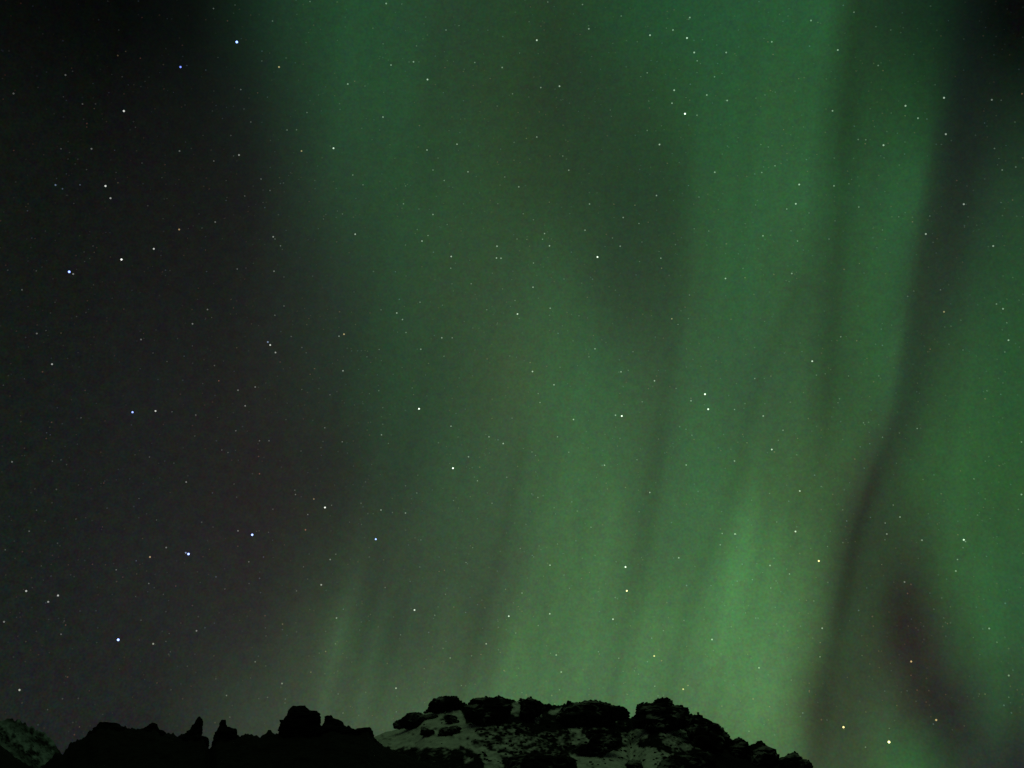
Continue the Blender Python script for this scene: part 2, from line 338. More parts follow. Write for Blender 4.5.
def linked(L):
    """the largest group of lumps that touch one another"""
    n = len(L); g = list(range(n))
    def f(i):
        while g[i] != i: g[i] = g[g[i]]; i = g[i]
        return i
    for i in range(n):
        for j in range(i):
            if (L[i][0] - L[j][0]).length < (L[i][1] + L[j][1]) * .80: g[f(i)] = f(j)
    roots = [f(i) for i in range(n)]; best = max(set(roots), key=roots.count)
    return [L[i] for i in range(n) if roots[i] == best]
def outcrop(outline, ridge, label, name='rock_outcrop', cat='rock outcrop', n=None, group=None, step=1.7, dlt=0.0, fixD=None, rmin=.8, rmax=7.0):
    Pl = P(outline); V, Fc = [], []
    x0, x1 = min(p[0] for p in Pl), max(p[0] for p in Pl); y0, y1 = min(p[1] for p in Pl), max(p[1] for p in Pl)
    cx = (x0 + x1) / 2; yb = y1
    D0 = fixD or ridge.D(cx, yb); mpp = D0 / F
    cand = []
    y = y0
    while y < y1:
        x = x0
        while x < x1:
            q = (x + random.uniform(-.6, .6) * step, y + random.uniform(-.6, .6) * step)
            if inpoly(*q, Pl): cand.append((edge_dist(*q, Pl), q))
            x += step
        y += step
    lumps = []
    for e, (px, py) in cand:
        r = min(max(e * 1.0, rmin), rmax)
        if r > 3.2 and random.random() < .45: r = random.uniform(1.2, 3)
        Dl = D0 + .25 * (ridge.D(px, py) - D0)
        deep = (random.uniform(-.3, .3) * r + 1.5 * noise.noise(Vector((px / 9, py / 9, 3)))) * mpp
        c = at(px, py, Dl + deep)
        lumps.append((c, r * mpp * .9, (e, px, py)))
    for i in range(len(Pl)):
        (xa, ya), (xb, yb2) = Pl[i], Pl[(i + 1) % len(Pl)]; L_ = math.hypot(xb - xa, yb2 - ya); m_ = max(1, int(L_ / 1.1))
        for k in range(m_):
            t_ = (k + random.random()) / m_; r_ = random.uniform(.8, 1.5); nx_, ny_ = (yb2 - ya) / (L_ + 1e-6), -(xb - xa) / (L_ + 1e-6)
            px, py = xa + (xb - xa) * t_, ya + (yb2 - ya) * t_
            sg = 1 if inpoly(px + nx_, py + ny_, Pl) else -1
            in_ = r_ * .75 - random.choice((0, 0, .2, .6, 1.1)); px += sg * nx_ * in_; py += sg * ny_ * in_
            c = at(px, py, D0 + .25 * (ridge.D(px, py) - D0) + 1.5 * noise.noise(Vector((px / 9, py / 9, 3))) * mpp)
            lumps.append((c, r_ * mpp * .9, (0, px, py)))
    keep = linked(lumps)
    for c, rr_, (e, px, py) in keep:
        r = rr_ / mpp / .9
        boulder(V, Fc, c, r * mpp * .9, (random.uniform(.85, 1.25), random.uniform(.9, 1.4), random.uniform(.8, 1.1)), random.uniform(0, 90), 2 if r > 2 else 1)
    base = at(cx, yb, D0)
    V = [v - base for v in V]
    o = mesh_obj(name, V, Fc, CRAG, smooth=False); o.location = base
    return tag(o, label, cat, group)

OUT = 'dark crags on the snowy hill'
outcrop("394,729 393,724 396,721 401,719 406,716 408,714 415,713 423,714 425,716 437,715 436,719 428,721 422,723 421,727 411,728", HILL, 'low black rock step at the far left end of the snowy hill', group=OUT)
outcrop("424,713 428,709 431,702 434,699 440,698 447,696 452,697 457,697 460,701 465,704 469,707 462,708.5 450,710 438,712", HILL, 'flat-topped black crag above the strip of snow, left of the hill top', group=OUT)
outcrop("446,716 452,715 458,718 458,723 450,724 445,721", HILL, 'small dark rock patch on snow right below the flat-topped crag', group=OUT, step=1.5)
outcrop("421,728 425,728 427,731 433,730 434,733 429,737 425,736 421,734", HILL, 'little jagged black rock standing in the broad snow band below the left rock step', group=OUT, step=1.3)
outcrop("439,735 441,732 444,729 449,728 452,726 460,727 461,730 455,734 447,735", HILL, 'long thin black rock in the snow band under the flat-topped crag', group=OUT, step=1.3)
outcrop("464,712 467,706 470,701 475,699 480,698 486,697 492,698 496,697 500,696 503,697 508,700 514,703 511,709 508,718 500,724 485,726 470,722", HILL, 'rugged black crag forming the highest left part of the hill top', group=OUT, step=2.4)
outcrop("499,697 502,695 507,696 514,698 520,698 523,700 529,698 530,697 535,700 541,703 548,705 552,707 545,711 538,716 526,722 514,722 521,714 521,704 508,702", HILL, 'knobbly black crag at the middle of the hill top, around small snow patches', group=OUT, step=2.2)
outcrop("553,706 559,706 566,704 568,701 575,703 583,702 590,700 600,701 608,704 617,706 625,708 629,712 630,719 612,722 600,726 580,727 562,725 556,719 562,709", HILL, 'long level black crag on the hill top, left of the narrow notch', group=OUT, step=2.6)
outcrop("632,720 636,714 637,706 642,703 650,703 655,702 658,699 664,698 667,697 671,700 673,705 678,705 683,706 686,710 693,716 690,726 678,730 660,733 645,729 634,728", HILL, 'rounded black crag with a peaked top, right of the narrow notch', group=OUT, step=2.6)
outcrop("684,711 691,713 698,713 702,717 710,721 717,724 723,729 728,735 731,743 722,752 700,752 690,744 686,728", HILL, 'smooth black shoulder of rock sloping down on the right side of the hill', group=OUT, step=3.0)
outcrop("728,744 733,742 736,739 740,738 745,742 748,748 746,757 732,757", HILL, 'small round black rock, first knob below the right shoulder of the hill', group=OUT)
outcrop("748,747 753,744 757,744 758,741 762,741 765,746 771,750 775,750 778,757 776,766 754,766", HILL, 'black rock knob with a tiny peak, middle knob on the hill’s right slope'.replace('’', ''), group=OUT)
outcrop("778,760 786,758 790,754 795,752 799,756 802,760 809,761 812,766 814,774 784,778", HILL, 'last black rock knob at the lowest right end of the hill', group=OUT)
outcrop("583,731 600,729 618,730 622,740 618,747 600,756 586,757 574,752 578,745 590,741", HILL, 'broad black rock face between snow patches in the middle of the hillside', group=OUT, step=2.6, rmax=4)
outcrop("627,768 629,762 633,760 638,761 643,768 646,776 625,776", HILL, 'dark boulder in the lowest snow patch of the hill, at the bottom of the photo', group=OUT)
outcrop("655,778 660,763 668,757 685,755 700,753 715,752 715,778", HILL, 'dark rocks closing off the lowest snow patch on its right', group=OUT, step=3)
outcrop("510,758 525,754 548,755 566,753 574,760 578,770 576,780 505,780", HILL, 'black rocks at the foot of the hill, left of the lowest snow patch', group=OUT, step=3)

# spires and towers on the lava ridge
SPG = 'rock towers on the dark lava ridge'
def spire(outline, label, name, cat, D, step):
    """solid stack of courses whose half-widths follow the outline, wrapped with rough rock"""
    Pl = P(outline); y0, y1 = min(p[1] for p in Pl), max(p[1] for p in Pl); V, Fc = [], []; mpp = D / F; ns = 28
    rows = []; y = y0 + .25
    while y < y1 - .2:
        xs = []
        for i in range(len(Pl)):
            (xa, ya), (xb, yb) = Pl[i], Pl[(i + 1) % len(Pl)]
            if (ya > y) != (yb > y): xs.append(xa + (y - ya) * (xb - xa) / (yb - ya))
        rows.append((y, min(xs), max(xs))); y += .45
    base = at(sum(p[0] for p in Pl) / len(Pl), y1, D)
    for y, a, b in rows:
        c = at((a + b) / 2, y, D); h = (b - a) / 2 * mpp
        for k in range(ns):
            t = 2 * math.pi * k / ns; ct, st = math.cos(t), math.sin(t)
            h = max(h, .12); d = Vector((math.copysign(abs(ct) ** .7, ct) * h, math.copysign(abs(st) ** .7, st) * h * .8, 0))
            rr = fract((c.x + d.x) * 1.1, d.y * 1.1, c.z * .9, 5) * .28 + .1 * noise.noise(Vector(((c.x + d.x) * 3, d.y * 3, c.z * 4)))
            V.append(c + d * (1 + rr * .3) + Vector((ct * rr * .65, st * rr * .65, rr * .6)) - base)
    m = len(rows)
    for j in range(m - 1):
        for k in range(ns):
            a = j * ns + k; b = j * ns + (k + 1) % ns; Fc.append((a, b, b + ns, a + ns))
    V.append(at((rows[0][1] + rows[0][2]) / 2, rows[0][0] - .3, D) - base); top = len(V) - 1
    for k in range(ns): Fc.append((top, (k + 1) % ns, k))
    o = mesh_obj(name, V, Fc, ROCK, smooth=False); o.location = base
    return tag(o, label, cat, SPG)
spire("198,716.2 200,716.4 201.6,719 202.3,723 202,730 200.8,735 201,736.5 206.3,737 207,742 208,750 209,760 180,760 181,738 186,733 190,730 192.5,726 195,722 196.5,718", 'thin leaning black rock spire with a pointed tip on the lava ridge', 'rock_spire', 'rock spire', 259, 1)
spire("218.7,729 220,724 222.5,720 225.3,719.8 226,725 227.5,726.5 231,727.5 235.3,729 236.5,735 240,738 240,760 211,760 211.5,752 213,745 215,737 217,733", 'stubby black rock tower with a horn on its left, beside the thin leaning spire', 'rock_tower', 'rock tower', 259, 1)
spire("281,728 282,721 285,721 287,717 290,711 293,707 297,706 304,706 307,708 309,711 315,711 319,714 320,719 319,724 322,732 324,750 278,750", 'widest black rock tower with a flat square top, tallest on the lava ridge', 'rock_tower', 'rock tower', 259, 1)
spire("323,726 325,722 325,716 331,715 334,719 339,720 342,722 344,726 349,728 356,730 364,731 366,750 316,750 320,732", 'low stepped black rock tower just right of the flat-topped one', 'rock_tower', 'rock tower', 259, 1)
spire("98,727 99,724 101,722 104,723 106,725 110,725 113,723 117,723 121,727 127,729 128,745 90,745 92,733", 'low black rock hump at the left end of the lava ridge crest', 'rock_outcrop', 'rock outcrop', 259, 1)
spire("144,730 147,727 149,724 153,723 156,724 159,729 164,732 164,745 140,745", 'small rounded black rock hump on the ridge, left of the thin spire', 'rock_outcrop', 'rock outcrop', 259, 1)
spire("355,730 359,728 364,728 370,727 372,731 373,737 377,742 378,755 350,755", 'squared black rock block ending the lava ridge beside the snow band', 'rock_outcrop', 'rock outcrop', 259, 1)
# loose stones poking out of the snow
V, Fc = [], []
for k in range(620):
    px = random.uniform(400, 700); py = random.uniform(722, 766)
    if py < ip(px, HILL.crest) + 6: continue
    s_ = hill_snow(px, py)
    if px < 470 and random.random() < .8: continue
    if s_ > .9 and random.random() < .6: continue
    c = at(px, py, HILL.D(px, py)); boulder(V, Fc, c, random.uniform(.25, .75), (1, 1, .8), random.uniform(0, 60), 1)
tag(mesh_obj('scattered_stones', V, Fc, ROCK, smooth=False), 'scattered small dark stones showing through the snow of the hillside', 'stones', kind='stuff')

# ---------------------------------------------------------------- aurora: thin glowing curtains, high above
AR = 58000.0
m = bpy.data.materials.new('aurora_glow'); m.use_nodes = True; t = m.node_tree; t.nodes.clear()
a = N(t, 'ShaderNodeAttribute', attribute_name='glow'); g = N(t, 'ShaderNodeNewGeometry')
nv = N(t, 'ShaderNodeVectorMath', operation='SCALE'); nv.inputs['Scale'].default_value = 1 / AR; t.links.new(g.outputs['Position'], nv.inputs[0])
e = N(t, 'ShaderNodeEmission'); t.links.new(mottle(t, nv.outputs[0], a.outputs['Color'], .20, 130, .30, 430), e.inputs[0])
tr = N(t, 'ShaderNodeBsdfTransparent'); ad = N(t, 'ShaderNodeAddShader'); mo = N(t, 'ShaderNodeOutputMaterial')
t.links.new(e.outputs[0], ad.inputs[0]); t.links.new(tr.outputs[0], ad.inputs[1]); t.links.new(ad.outputs[0], mo.inputs[0])
m.cycles.emission_sampling = 'NONE'; AUR = m
azs = np.concatenate([np.arange(-80, -32, 2), np.arange(-32, 34, .18), np.arange(34, 82, 2)]).astype(float)
els_ = np.concatenate([np.arange(-1, 44, .25), np.arange(44, 87, 2)]).astype(float)
AZ, EL = np.meshgrid(np.radians(azs), np.radians(els_))
dx = np.sin(AZ) * np.cos(EL); dy = np.cos(AZ) * np.cos(EL); dz = np.sin(EL)
cz_ = dy * CP + dz * SP; cy_ = -dy * SP + dz * CP
czc = np.maximum(cz_, .12)
PX = 512 + F * dx / czc; PY = 384 - F * cy_ / czc
PXm = np.where(PX > 1016, np.maximum(1016 - (PX - 1016) * .5, 950), PX)
PYm = np.where(PY < 4, np.minimum(4 + (4 - PY) * .7, 190), np.minimum(PY, 790))
FD = field(PXm, PYm)
GL = LIN(FD) - base_lin(dz)
GL *= np.clip((PX + 0) / 120, 0, 1)[..., None]
GL = np.maximum(GL, 0)
GL *= (np.clip((math.radians(80) - np.abs(AZ)) / math.radians(25), 0, 1) * np.clip((math.radians(86) - EL) / math.radians(14), 0, 1))[..., None]
LUM = GL.sum(-1)
LANE_AB = P("-900,565 0,565 100,575 200,645 290,650 384,655 480,648 576,645 900,640")
LANE_BC = P("-900,985 0,968 100,962 192,950 300,932 384,912 480,880 576,856 640,905 700,928 768,958 900,990")
idc = np.zeros(PX.shape, int)
idc[PX > np.interp(PY, [p[0] for p in LANE_AB], [p[1] for p in LANE_AB])] = 1
idc[PX > np.interp(PY, [p[0] for p in LANE_BC], [p[1] for p in LANE_BC])] = 2
AL = ['wide dim green aurora curtain left of centre, fading into dark sky',
      'brightest green aurora curtain with tall rays above the hill, right of centre',
      'green aurora curtain at the right edge, beyond the dark bent lane']
ni = len(azs)
for c in range(3):
    ids = {}; V = []; Fc = []; C = []
    def vid(j, i):
        k = j * ni + i
        if k not in ids:
            ids[k] = len(V); V.append((dx[j, i] * AR, dy[j, i] * AR, dz[j, i] * AR)); C.append((*GL[j, i], 1))
        return ids[k]
    for j in range(len(els_) - 1):
        for i in range(ni - 1):
            if idc[j, i] != c or LUM[j:j + 2, i:i + 2].max() < .0006: continue
            Fc.append((vid(j, i), vid(j, i + 1), vid(j + 1, i + 1), vid(j + 1, i)))
    o = mesh_obj('aurora_curtain', V, Fc, AUR)
    ca = o.data.color_attributes.new('glow', 'FLOAT_COLOR', 'POINT'); ca.data.foreach_set('color', [q for cc in C for q in cc])
    tag(o, AL[c], 'aurora', 'aurora curtains across the night sky')

# ---------------------------------------------------------------- stars   (x, y, brightness*100, tint)
STARS = """
236.8,42,100,b 180.5,67,70,b 186.8,65.5,20,b 123.8,111,70,w 65.5,75,35,w 13.5,93.5,35,w 9,51,15,w 82.5,104,30,w 117.8,55.5,25,y 142,17.5,15,r 213.5,8.5,30,w 235,5,20,w 118.8,30,15,w 218,57.5,15,w 240.8,89.5,30,w 244,109,20,w 250.8,122,25,w 213.8,91,12,w 185,105,12,w 38,87.5,15,w 61,148.8,25,w 69.5,152.5,15,w 68,159,15,w 91.5,148.8,40,w 13.8,150.5,20,r 179.5,151,35,w 213.8,161,30,w 239,155,50,w 142,163,20,w 55.5,185,45,b 62.5,188.8,30,b 80,184.8,30,b 105.5,186,70,w 179,179.5,12,r 155,108.8,12,r 102,114,10,r
310,1.5,25,w 386.2,3.5,40,w 401.8,4,20,w 272.5,21,25,w 446,30,30,w 423,38.8,15,w 279,67,50,y 391,65,35,w 413.5,61.8,40,w 427.5,79.5,55,w 474.8,62.5,30,w 502.2,67.5,35,w 347.8,84,40,w 365,86,20,w 318.5,95,15,w 307,112.5,25,w 340,109.5,15,w 383,117,40,w 497.2,106,20,w 287,130,30,w 296.5,129.8,25,w 301.5,151,45,y 333.5,148.2,65,w 427,150,40,w 457,144.2,40,w 438,158,20,w 433,170,30,w 468,171.8,35,w 444.2,180.5,30,w 352.8,175,30,w 504.8,177,25,w 363,184.8,25,w 261,179,30,w 283.5,183,20,w 270,190.5,25,w 314.8,180.5,15,w 459.8,132.5,15,w 306,42.5,15,w 286,58,20,w
547.8,2,25,w 582.5,4.5,30,w 621.2,16,25,w 588.8,28.8,40,w 536.8,40.2,60,w 519.5,53,20,w 689.8,17.5,40,w 673,30,40,w 650,35.2,50,w 687,38,60,w 694.2,52.5,50,w 726.2,52.5,40,w 697.2,60.8,30,w 716.8,45,15,w 647.2,72.8,30,w 640.8,76.5,20,w 697,72.5,15,w 714.5,76.8,30,w 722,73.5,15,w 540.8,87.5,35,w 559.5,86.2,50,w 528.8,97,15,w 512.5,93.8,25,w 561,100,15,w 674.2,90.2,50,w 672,103.2,40,w 706.8,95,40,w 727.2,100.5,40,w 648.8,101,20,w 610.2,110,20,w 685,113.8,80,w 697,115.2,30,w 647.2,130.5,25,w 659.5,144.5,50,w 536.8,137,35,w 562.8,156,25,w 568.8,170.2,35,w 518.8,186.8,35,w 714.8,172.2,40,w 761.8,172.5,30,w 760.8,144.5,20,w 765,95,20,w 661.5,125.8,15,w 565.8,140,15,w
771.8,41.8,35,w 788,16,15,w 811,20.5,35,w 854,12.2,30,w 837.8,50,45,w 890.8,30,20,w 878.2,65.5,30,w 832.5,110.8,40,w 905.5,105.8,50,w 918,118.2,40,w 944,97.8,55,w 991.8,99.8,40,w 1001.2,100.2,20,w 1022,93.8,30,r 945.8,134.2,50,w 883.5,145.2,50,w 858.2,139.5,25,w 865.8,139.8,25,w 834.2,158,20,w 775,165.8,30,w 799.2,184.5,50,w 834,185.8,35,w 994.5,148.5,25,w 1002.2,170,30,w 1015.8,167,25,w 905,142,15,w 963.8,39,12,w
110.5,198.2,55,w 69.2,271.8,95,b 73.2,274,45,w 121.5,259.5,88,w 153.8,248.8,65,w 179.2,229.5,50,y 215.2,222,35,w 202,228,20,w 205.5,250,15,r 244.8,196,25,w 227,197.5,15,w 199,214,15,w 147.8,205.8,20,w 93,246,20,w 27.5,210.8,20,b 73.8,203.5,15,w 22,289.8,30,w 42,267,12,w 93.5,284.8,15,w 50.5,313,15,w 207.5,309.5,35,w 192.5,323.8,40,w 237.2,269,30,w 170,270.5,15,w 36.8,333.5,35,w 46,330.5,20,w 141,339.5,35,w 52,364.2,55,w 153,353,20,w 167,361.5,20,w 214.5,365.5,25,w 218.8,380.8,30,r 156,330,12,w 35,238.5,12,r
403.5,203.8,30,w 263,202.5,15,w 273.2,236.8,45,w 275,239,25,w 280.5,245.8,30,w 355.2,234.2,50,w 323.5,219,20,w 433,214.5,35,w 419,209,20,w 417.2,229.5,20,w 422,241,45,w 428,235.5,30,w 447.2,224.5,20,w 451.2,256.5,50,w 450.8,268.2,30,w 497,246.2,45,w 496.5,258,45,w 501,258.2,40,w 497.8,203.8,20,w 274,271.2,35,w 284,277,20,w 406,276,15,w 405.5,245,20,w 471.2,283.8,30,w 420,302.2,30,w 284,306,25,w 274.8,315.2,25,w 381,309.8,25,w 396.8,313,45,w 402.5,319.5,35,w 406,332.5,30,w 486.8,309.8,25,w 441.8,337.8,40,w 452.2,337.8,30,w 344,334.2,50,y 339,336.2,35,w 267.8,342,50,b 270.2,345,65,w 275.5,352.5,50,w 291.2,336.5,25,w 306.2,352.8,20,w 367,356.8,20,w 379.2,349.5,25,w 420.8,349.2,35,w 444,356.2,25,w 343,370.8,45,w 370,313,15,r 509.8,356,20,w 354,292,15,w 497.5,323,15,w 425.5,375,15,w
656.5,195.5,40,w 589.5,204,35,w 523.2,213.8,25,w 699,197,25,w 623.2,217.5,35,w 639,223.5,30,w 585,230.2,35,w 544.5,233.5,35,w 542.5,239.2,30,w 549.5,245.8,45,w 612.5,238,25,w 620.2,246.2,35,w 597.5,257,75,w 660.8,258.2,35,w 639.5,261.5,20,w 605,246.5,15,w 533.5,263,30,w 517,239,25,w 708.8,231,25,w 694.2,228.8,20,w 763,235.8,35,w 725.5,278.5,45,w 689.5,295,25,w 564,279,20,w 533,287.2,40,w 550.2,308.2,35,w 517.5,314,60,w 515,300.5,25,w 579,315.8,20,w 671.8,318.8,35,y 678,324.5,25,w 681,310.8,15,w 595,348.8,35,w 589,356.8,25,w 633,351.8,25,w 532.5,371.5,50,w 621,371.8,40,w 654.5,380.8,45,w 754.8,378.5,30,w 642,242,20,w
795.8,203.8,50,w 786.8,209,30,w 809,213,20,w 858.8,207,30,w 835,220.8,20,w 791,230.8,20,w 797.5,241,30,w 829,239,25,w 898.8,216.8,20,w 882.5,230,20,w 929.8,216,25,w 925.8,234,50,w 963.8,204.2,50,w 993.2,246,45,w 964.5,227,15,w 791.8,273.5,35,w 940.5,289.8,25,w 944,311.8,40,y 996.5,304,30,w 1003,308.8,40,w 1006.8,322.8,25,w 1008.5,340.2,45,w 1004.8,352,25,w 840.8,336.8,30,w 812.2,361.2,60,w 825.2,373.8,20,w 963,350,20,w 913.8,291,20,w 1001,202.5,20,w 1012.8,277.5,15,w 944.8,327,15,w
132.5,412.2,80,b 155.5,411,65,w 172,411.8,25,w 195.8,415,30,w 238,390.2,35,w 255.2,387,35,w 245.2,405.8,40,w 235.8,430.8,30,w 194.8,436,20,w 81,417.8,25,w 46.2,438.5,20,r 12,461.8,35,w 61,459.8,20,w 149.5,457,25,w 135,454.8,15,w 186.2,482,40,w 221.8,450,25,w 228,452.5,25,w 234,484,20,w 76,519,20,w 52,502.8,15,w 29.2,531.2,30,w 139,498.5,20,w 103.8,483,20,r 5.2,549.8,25,w 238,530.8,35,w 252.2,534.8,92,b 188.5,554,100,b 185.8,552.8,50,b 150,557,50,y 166.2,547.5,35,w 116.2,569.8,30,w 136.2,560.8,25,b 156.5,520,20,w 213,527,15,w 142.5,538.5,15,r 248.8,561.8,30,w 60,545.8,12,w 212.5,402,12,r 10,396,12,r
419,408.8,80,w 453,468.2,80,w 325,507.5,75,w 375.8,539.2,78,b 330,394.8,25,w 378.8,390.8,25,w 412.2,388,20,w 451,426.2,35,w 489,436.8,35,w 503.2,443.5,45,w 468.5,456.8,35,w 324.8,427.8,30,w 382.8,424.2,20,w 381.5,434.8,35,w 342.2,441.8,30,w 259.5,440.8,30,w 269,440.8,30,w 301,451,20,w 259.5,473.8,30,r 294.8,490.2,25,w 295.5,494.5,30,w 313.8,499,35,y 331.5,505.2,25,w 307.8,514.5,30,w 305.5,529.8,35,r 361,503.2,25,w 381,510,40,w 392.5,512.5,20,w 405.5,513,35,w 405.5,485.8,20,w 416.8,493,25,w 417.8,475.2,15,w 477.5,480.8,30,w 506.8,477.2,25,w 492,503.2,25,w 453.5,500.5,20,w 330.2,559.5,35,w 335.8,554.2,25,w 303.5,566.8,20,w 419.8,567,20,w 466,562.5,25,w 438.5,442.8,20,w 301.8,389.5,20,w
705,394.2,75,w 708.2,409.2,70,w 691,400.8,35,w 621.8,416,75,w 615.5,415.2,40,w 573.5,419.5,45,w 554,384.8,40,w 538.2,393.5,25,w 540,402.5,30,w 557.5,436.8,30,w 642.2,401.8,25,w 763.2,416,40,w 734.5,409.5,30,w 745,403.5,20,w 692,435.2,25,w 532,452,25,w 535.5,455.5,20,w 568.8,452.2,25,w 604.5,465.2,40,w 637,459.8,25,w 686.2,465,35,w 734.5,461,35,w 649.8,492.5,40,w 591,527.2,25,w 577.2,511,20,w 639.2,511.8,20,w 722.2,533.5,30,w 735,534,45,w 720.2,544.8,30,w 678.8,557.8,40,w 550,565.2,40,w 625.5,567,70,w 747,442.8,20,y
771.8,449.5,55,w 783,430.2,30,w 796.8,454.8,20,w 863.5,422.8,25,w 838,402.8,20,w 882.5,437.2,25,w 917.2,428.5,30,w 821.2,486.5,20,w 799.8,491,50,w 795.5,531.5,60,w 818.8,561,70,y 770,565.5,35,w 789.5,574,30,w 827.5,546.5,20,w 893.2,505,25,w 900,517,35,w 885.2,523,30,w 886.8,534,35,w 922,540.2,35,w 885,539.8,20,w 963.8,539.8,65,w 965.5,541.5,30,w 957.5,559.5,30,w 955.8,571,35,w 1021.5,494.5,35,w 1021.5,442,30,w 923,479.5,15,w 776.8,522,20,w
26.2,591,60,w 58,595.5,60,w 48.2,601.8,50,w 118.2,639.8,105,b 4,621.8,40,w 61,634.2,30,w 153.2,643.8,50,w 196.5,630.8,40,w 19.5,690,60,w 148.8,583.5,30,w 154.2,587.8,15,w 135.8,596.5,20,w 141,620.2,20,w 226.5,695.5,30,w 255.2,661.8,30,w 62.5,698.8,20,w 171,689.8,15,w 175.8,586,20,r 80,611,15,b 250.5,678,12,w
321.2,584.8,50,w 336.5,618,35,w 414.5,610,65,w 508.8,616.2,60,w 486.2,643.8,40,w 450.2,658,30,w 396,688.2,45,w 282,683.5,35,w 285,703,15,w 343,713,20,w 400.5,634.8,20,w 434.8,615.2,25,w 445.5,594.2,20,w 335.5,643.8,20,w 471.5,655.8,20,w 266,636,15,w
626.8,590.8,75,y 615.2,597.5,20,w 522,593,30,w 549.8,613.8,45,w 613,619.2,50,w 538.2,625.5,20,w 515.8,633,20,w 556.2,655,35,w 561.2,672,35,w 618.8,658.2,25,w 654.2,656,55,y 683.2,689.2,50,y 688,685.5,25,y 654.8,686.2,25,w 712,639.5,45,w 759,667.8,35,w 638.5,674.2,15,w 684,620.5,20,w 749,731.2,20,w 559.5,689.8,20,w
904.5,582,35,w 822.2,628.2,40,w 820,656.8,30,w 911.2,661.5,55,y 936.2,720,55,y 843.5,727.2,75,y 889,742,95,y 989.2,628.5,35,w 1008.8,675.5,35,w 1008.8,697.2,20,w 865.5,747.2,25,w 943.8,618,15,w 770.8,588,25,w 813.8,601,20,w 862,655.5,15,w
"""
ST = []
for s in STARS.split():
    x, y, b, c = s.split(','); ST.append((float(x), float(y), float(b) / 100, c))
ST.sort(key=lambda q: -q[2])
TINT = {'c': (.8, .92, 1.2), 'w': (1, 1, .97), 'b': (.66, .78, 1.5), 'r': (1.3, .68, .55), 'y': (1.25, 1.0, .68)}
SR = 42000.0
def star_rad(x, y, B, c):
    """radiance and angular size (px) of a star"""
    f = field(np.array([x]), np.array([y]))[0]
    add = 232 * min(B, .8) ** 1.22
    if c == 'b' and B < .6: c = 'c'
    k = 1.25 if B < .55 else 1.4
    rgb = []
    for ch in range(3):
        tgt = min(255, f[ch] + add * TINT[c][ch]); rgb.append((lin(tgt) - lin(f[ch])) * k + lin(f[ch]))
    if y > 640: rgb[2] *= .9
    if B > .6: g_ = 1 + (B - .6) * 3.2; rgb = [v * g_ for v in rgb]
    return rgb, (1.2 if B < .35 else 1.4 if B < .5 else 1.5 if B < .7 else 1.6 if B < .9 else 1.95)
sm = bpy.data.materials.new('starlight'); sm.use_nodes = True; t = sm.node_tree; t.nodes.clear()
oi = N(t, 'ShaderNodeObjectInfo'); e = N(t, 'ShaderNodeEmission'); mo = N(t, 'ShaderNodeOutputMaterial')
ml = N(t, 'ShaderNodeMath', operation='MULTIPLY'); ml.inputs[1].default_value = 10
t.links.new(oi.outputs['Alpha'], ml.inputs[0]); t.links.new(oi.outputs['Color'], e.inputs[0]); t.links.new(ml.outputs[0], e.inputs[1]); t.links.new(e.outputs[0], mo.inputs[0])
sm.cycles.emission_sampling = 'NONE'
bm = bmesh.new(); bmesh.ops.create_icosphere(bm, subdivisions=2, radius=.5); sme = bpy.data.meshes.new('star'); bm.to_mesh(sme); bm.free(); sme.materials.append(sm)
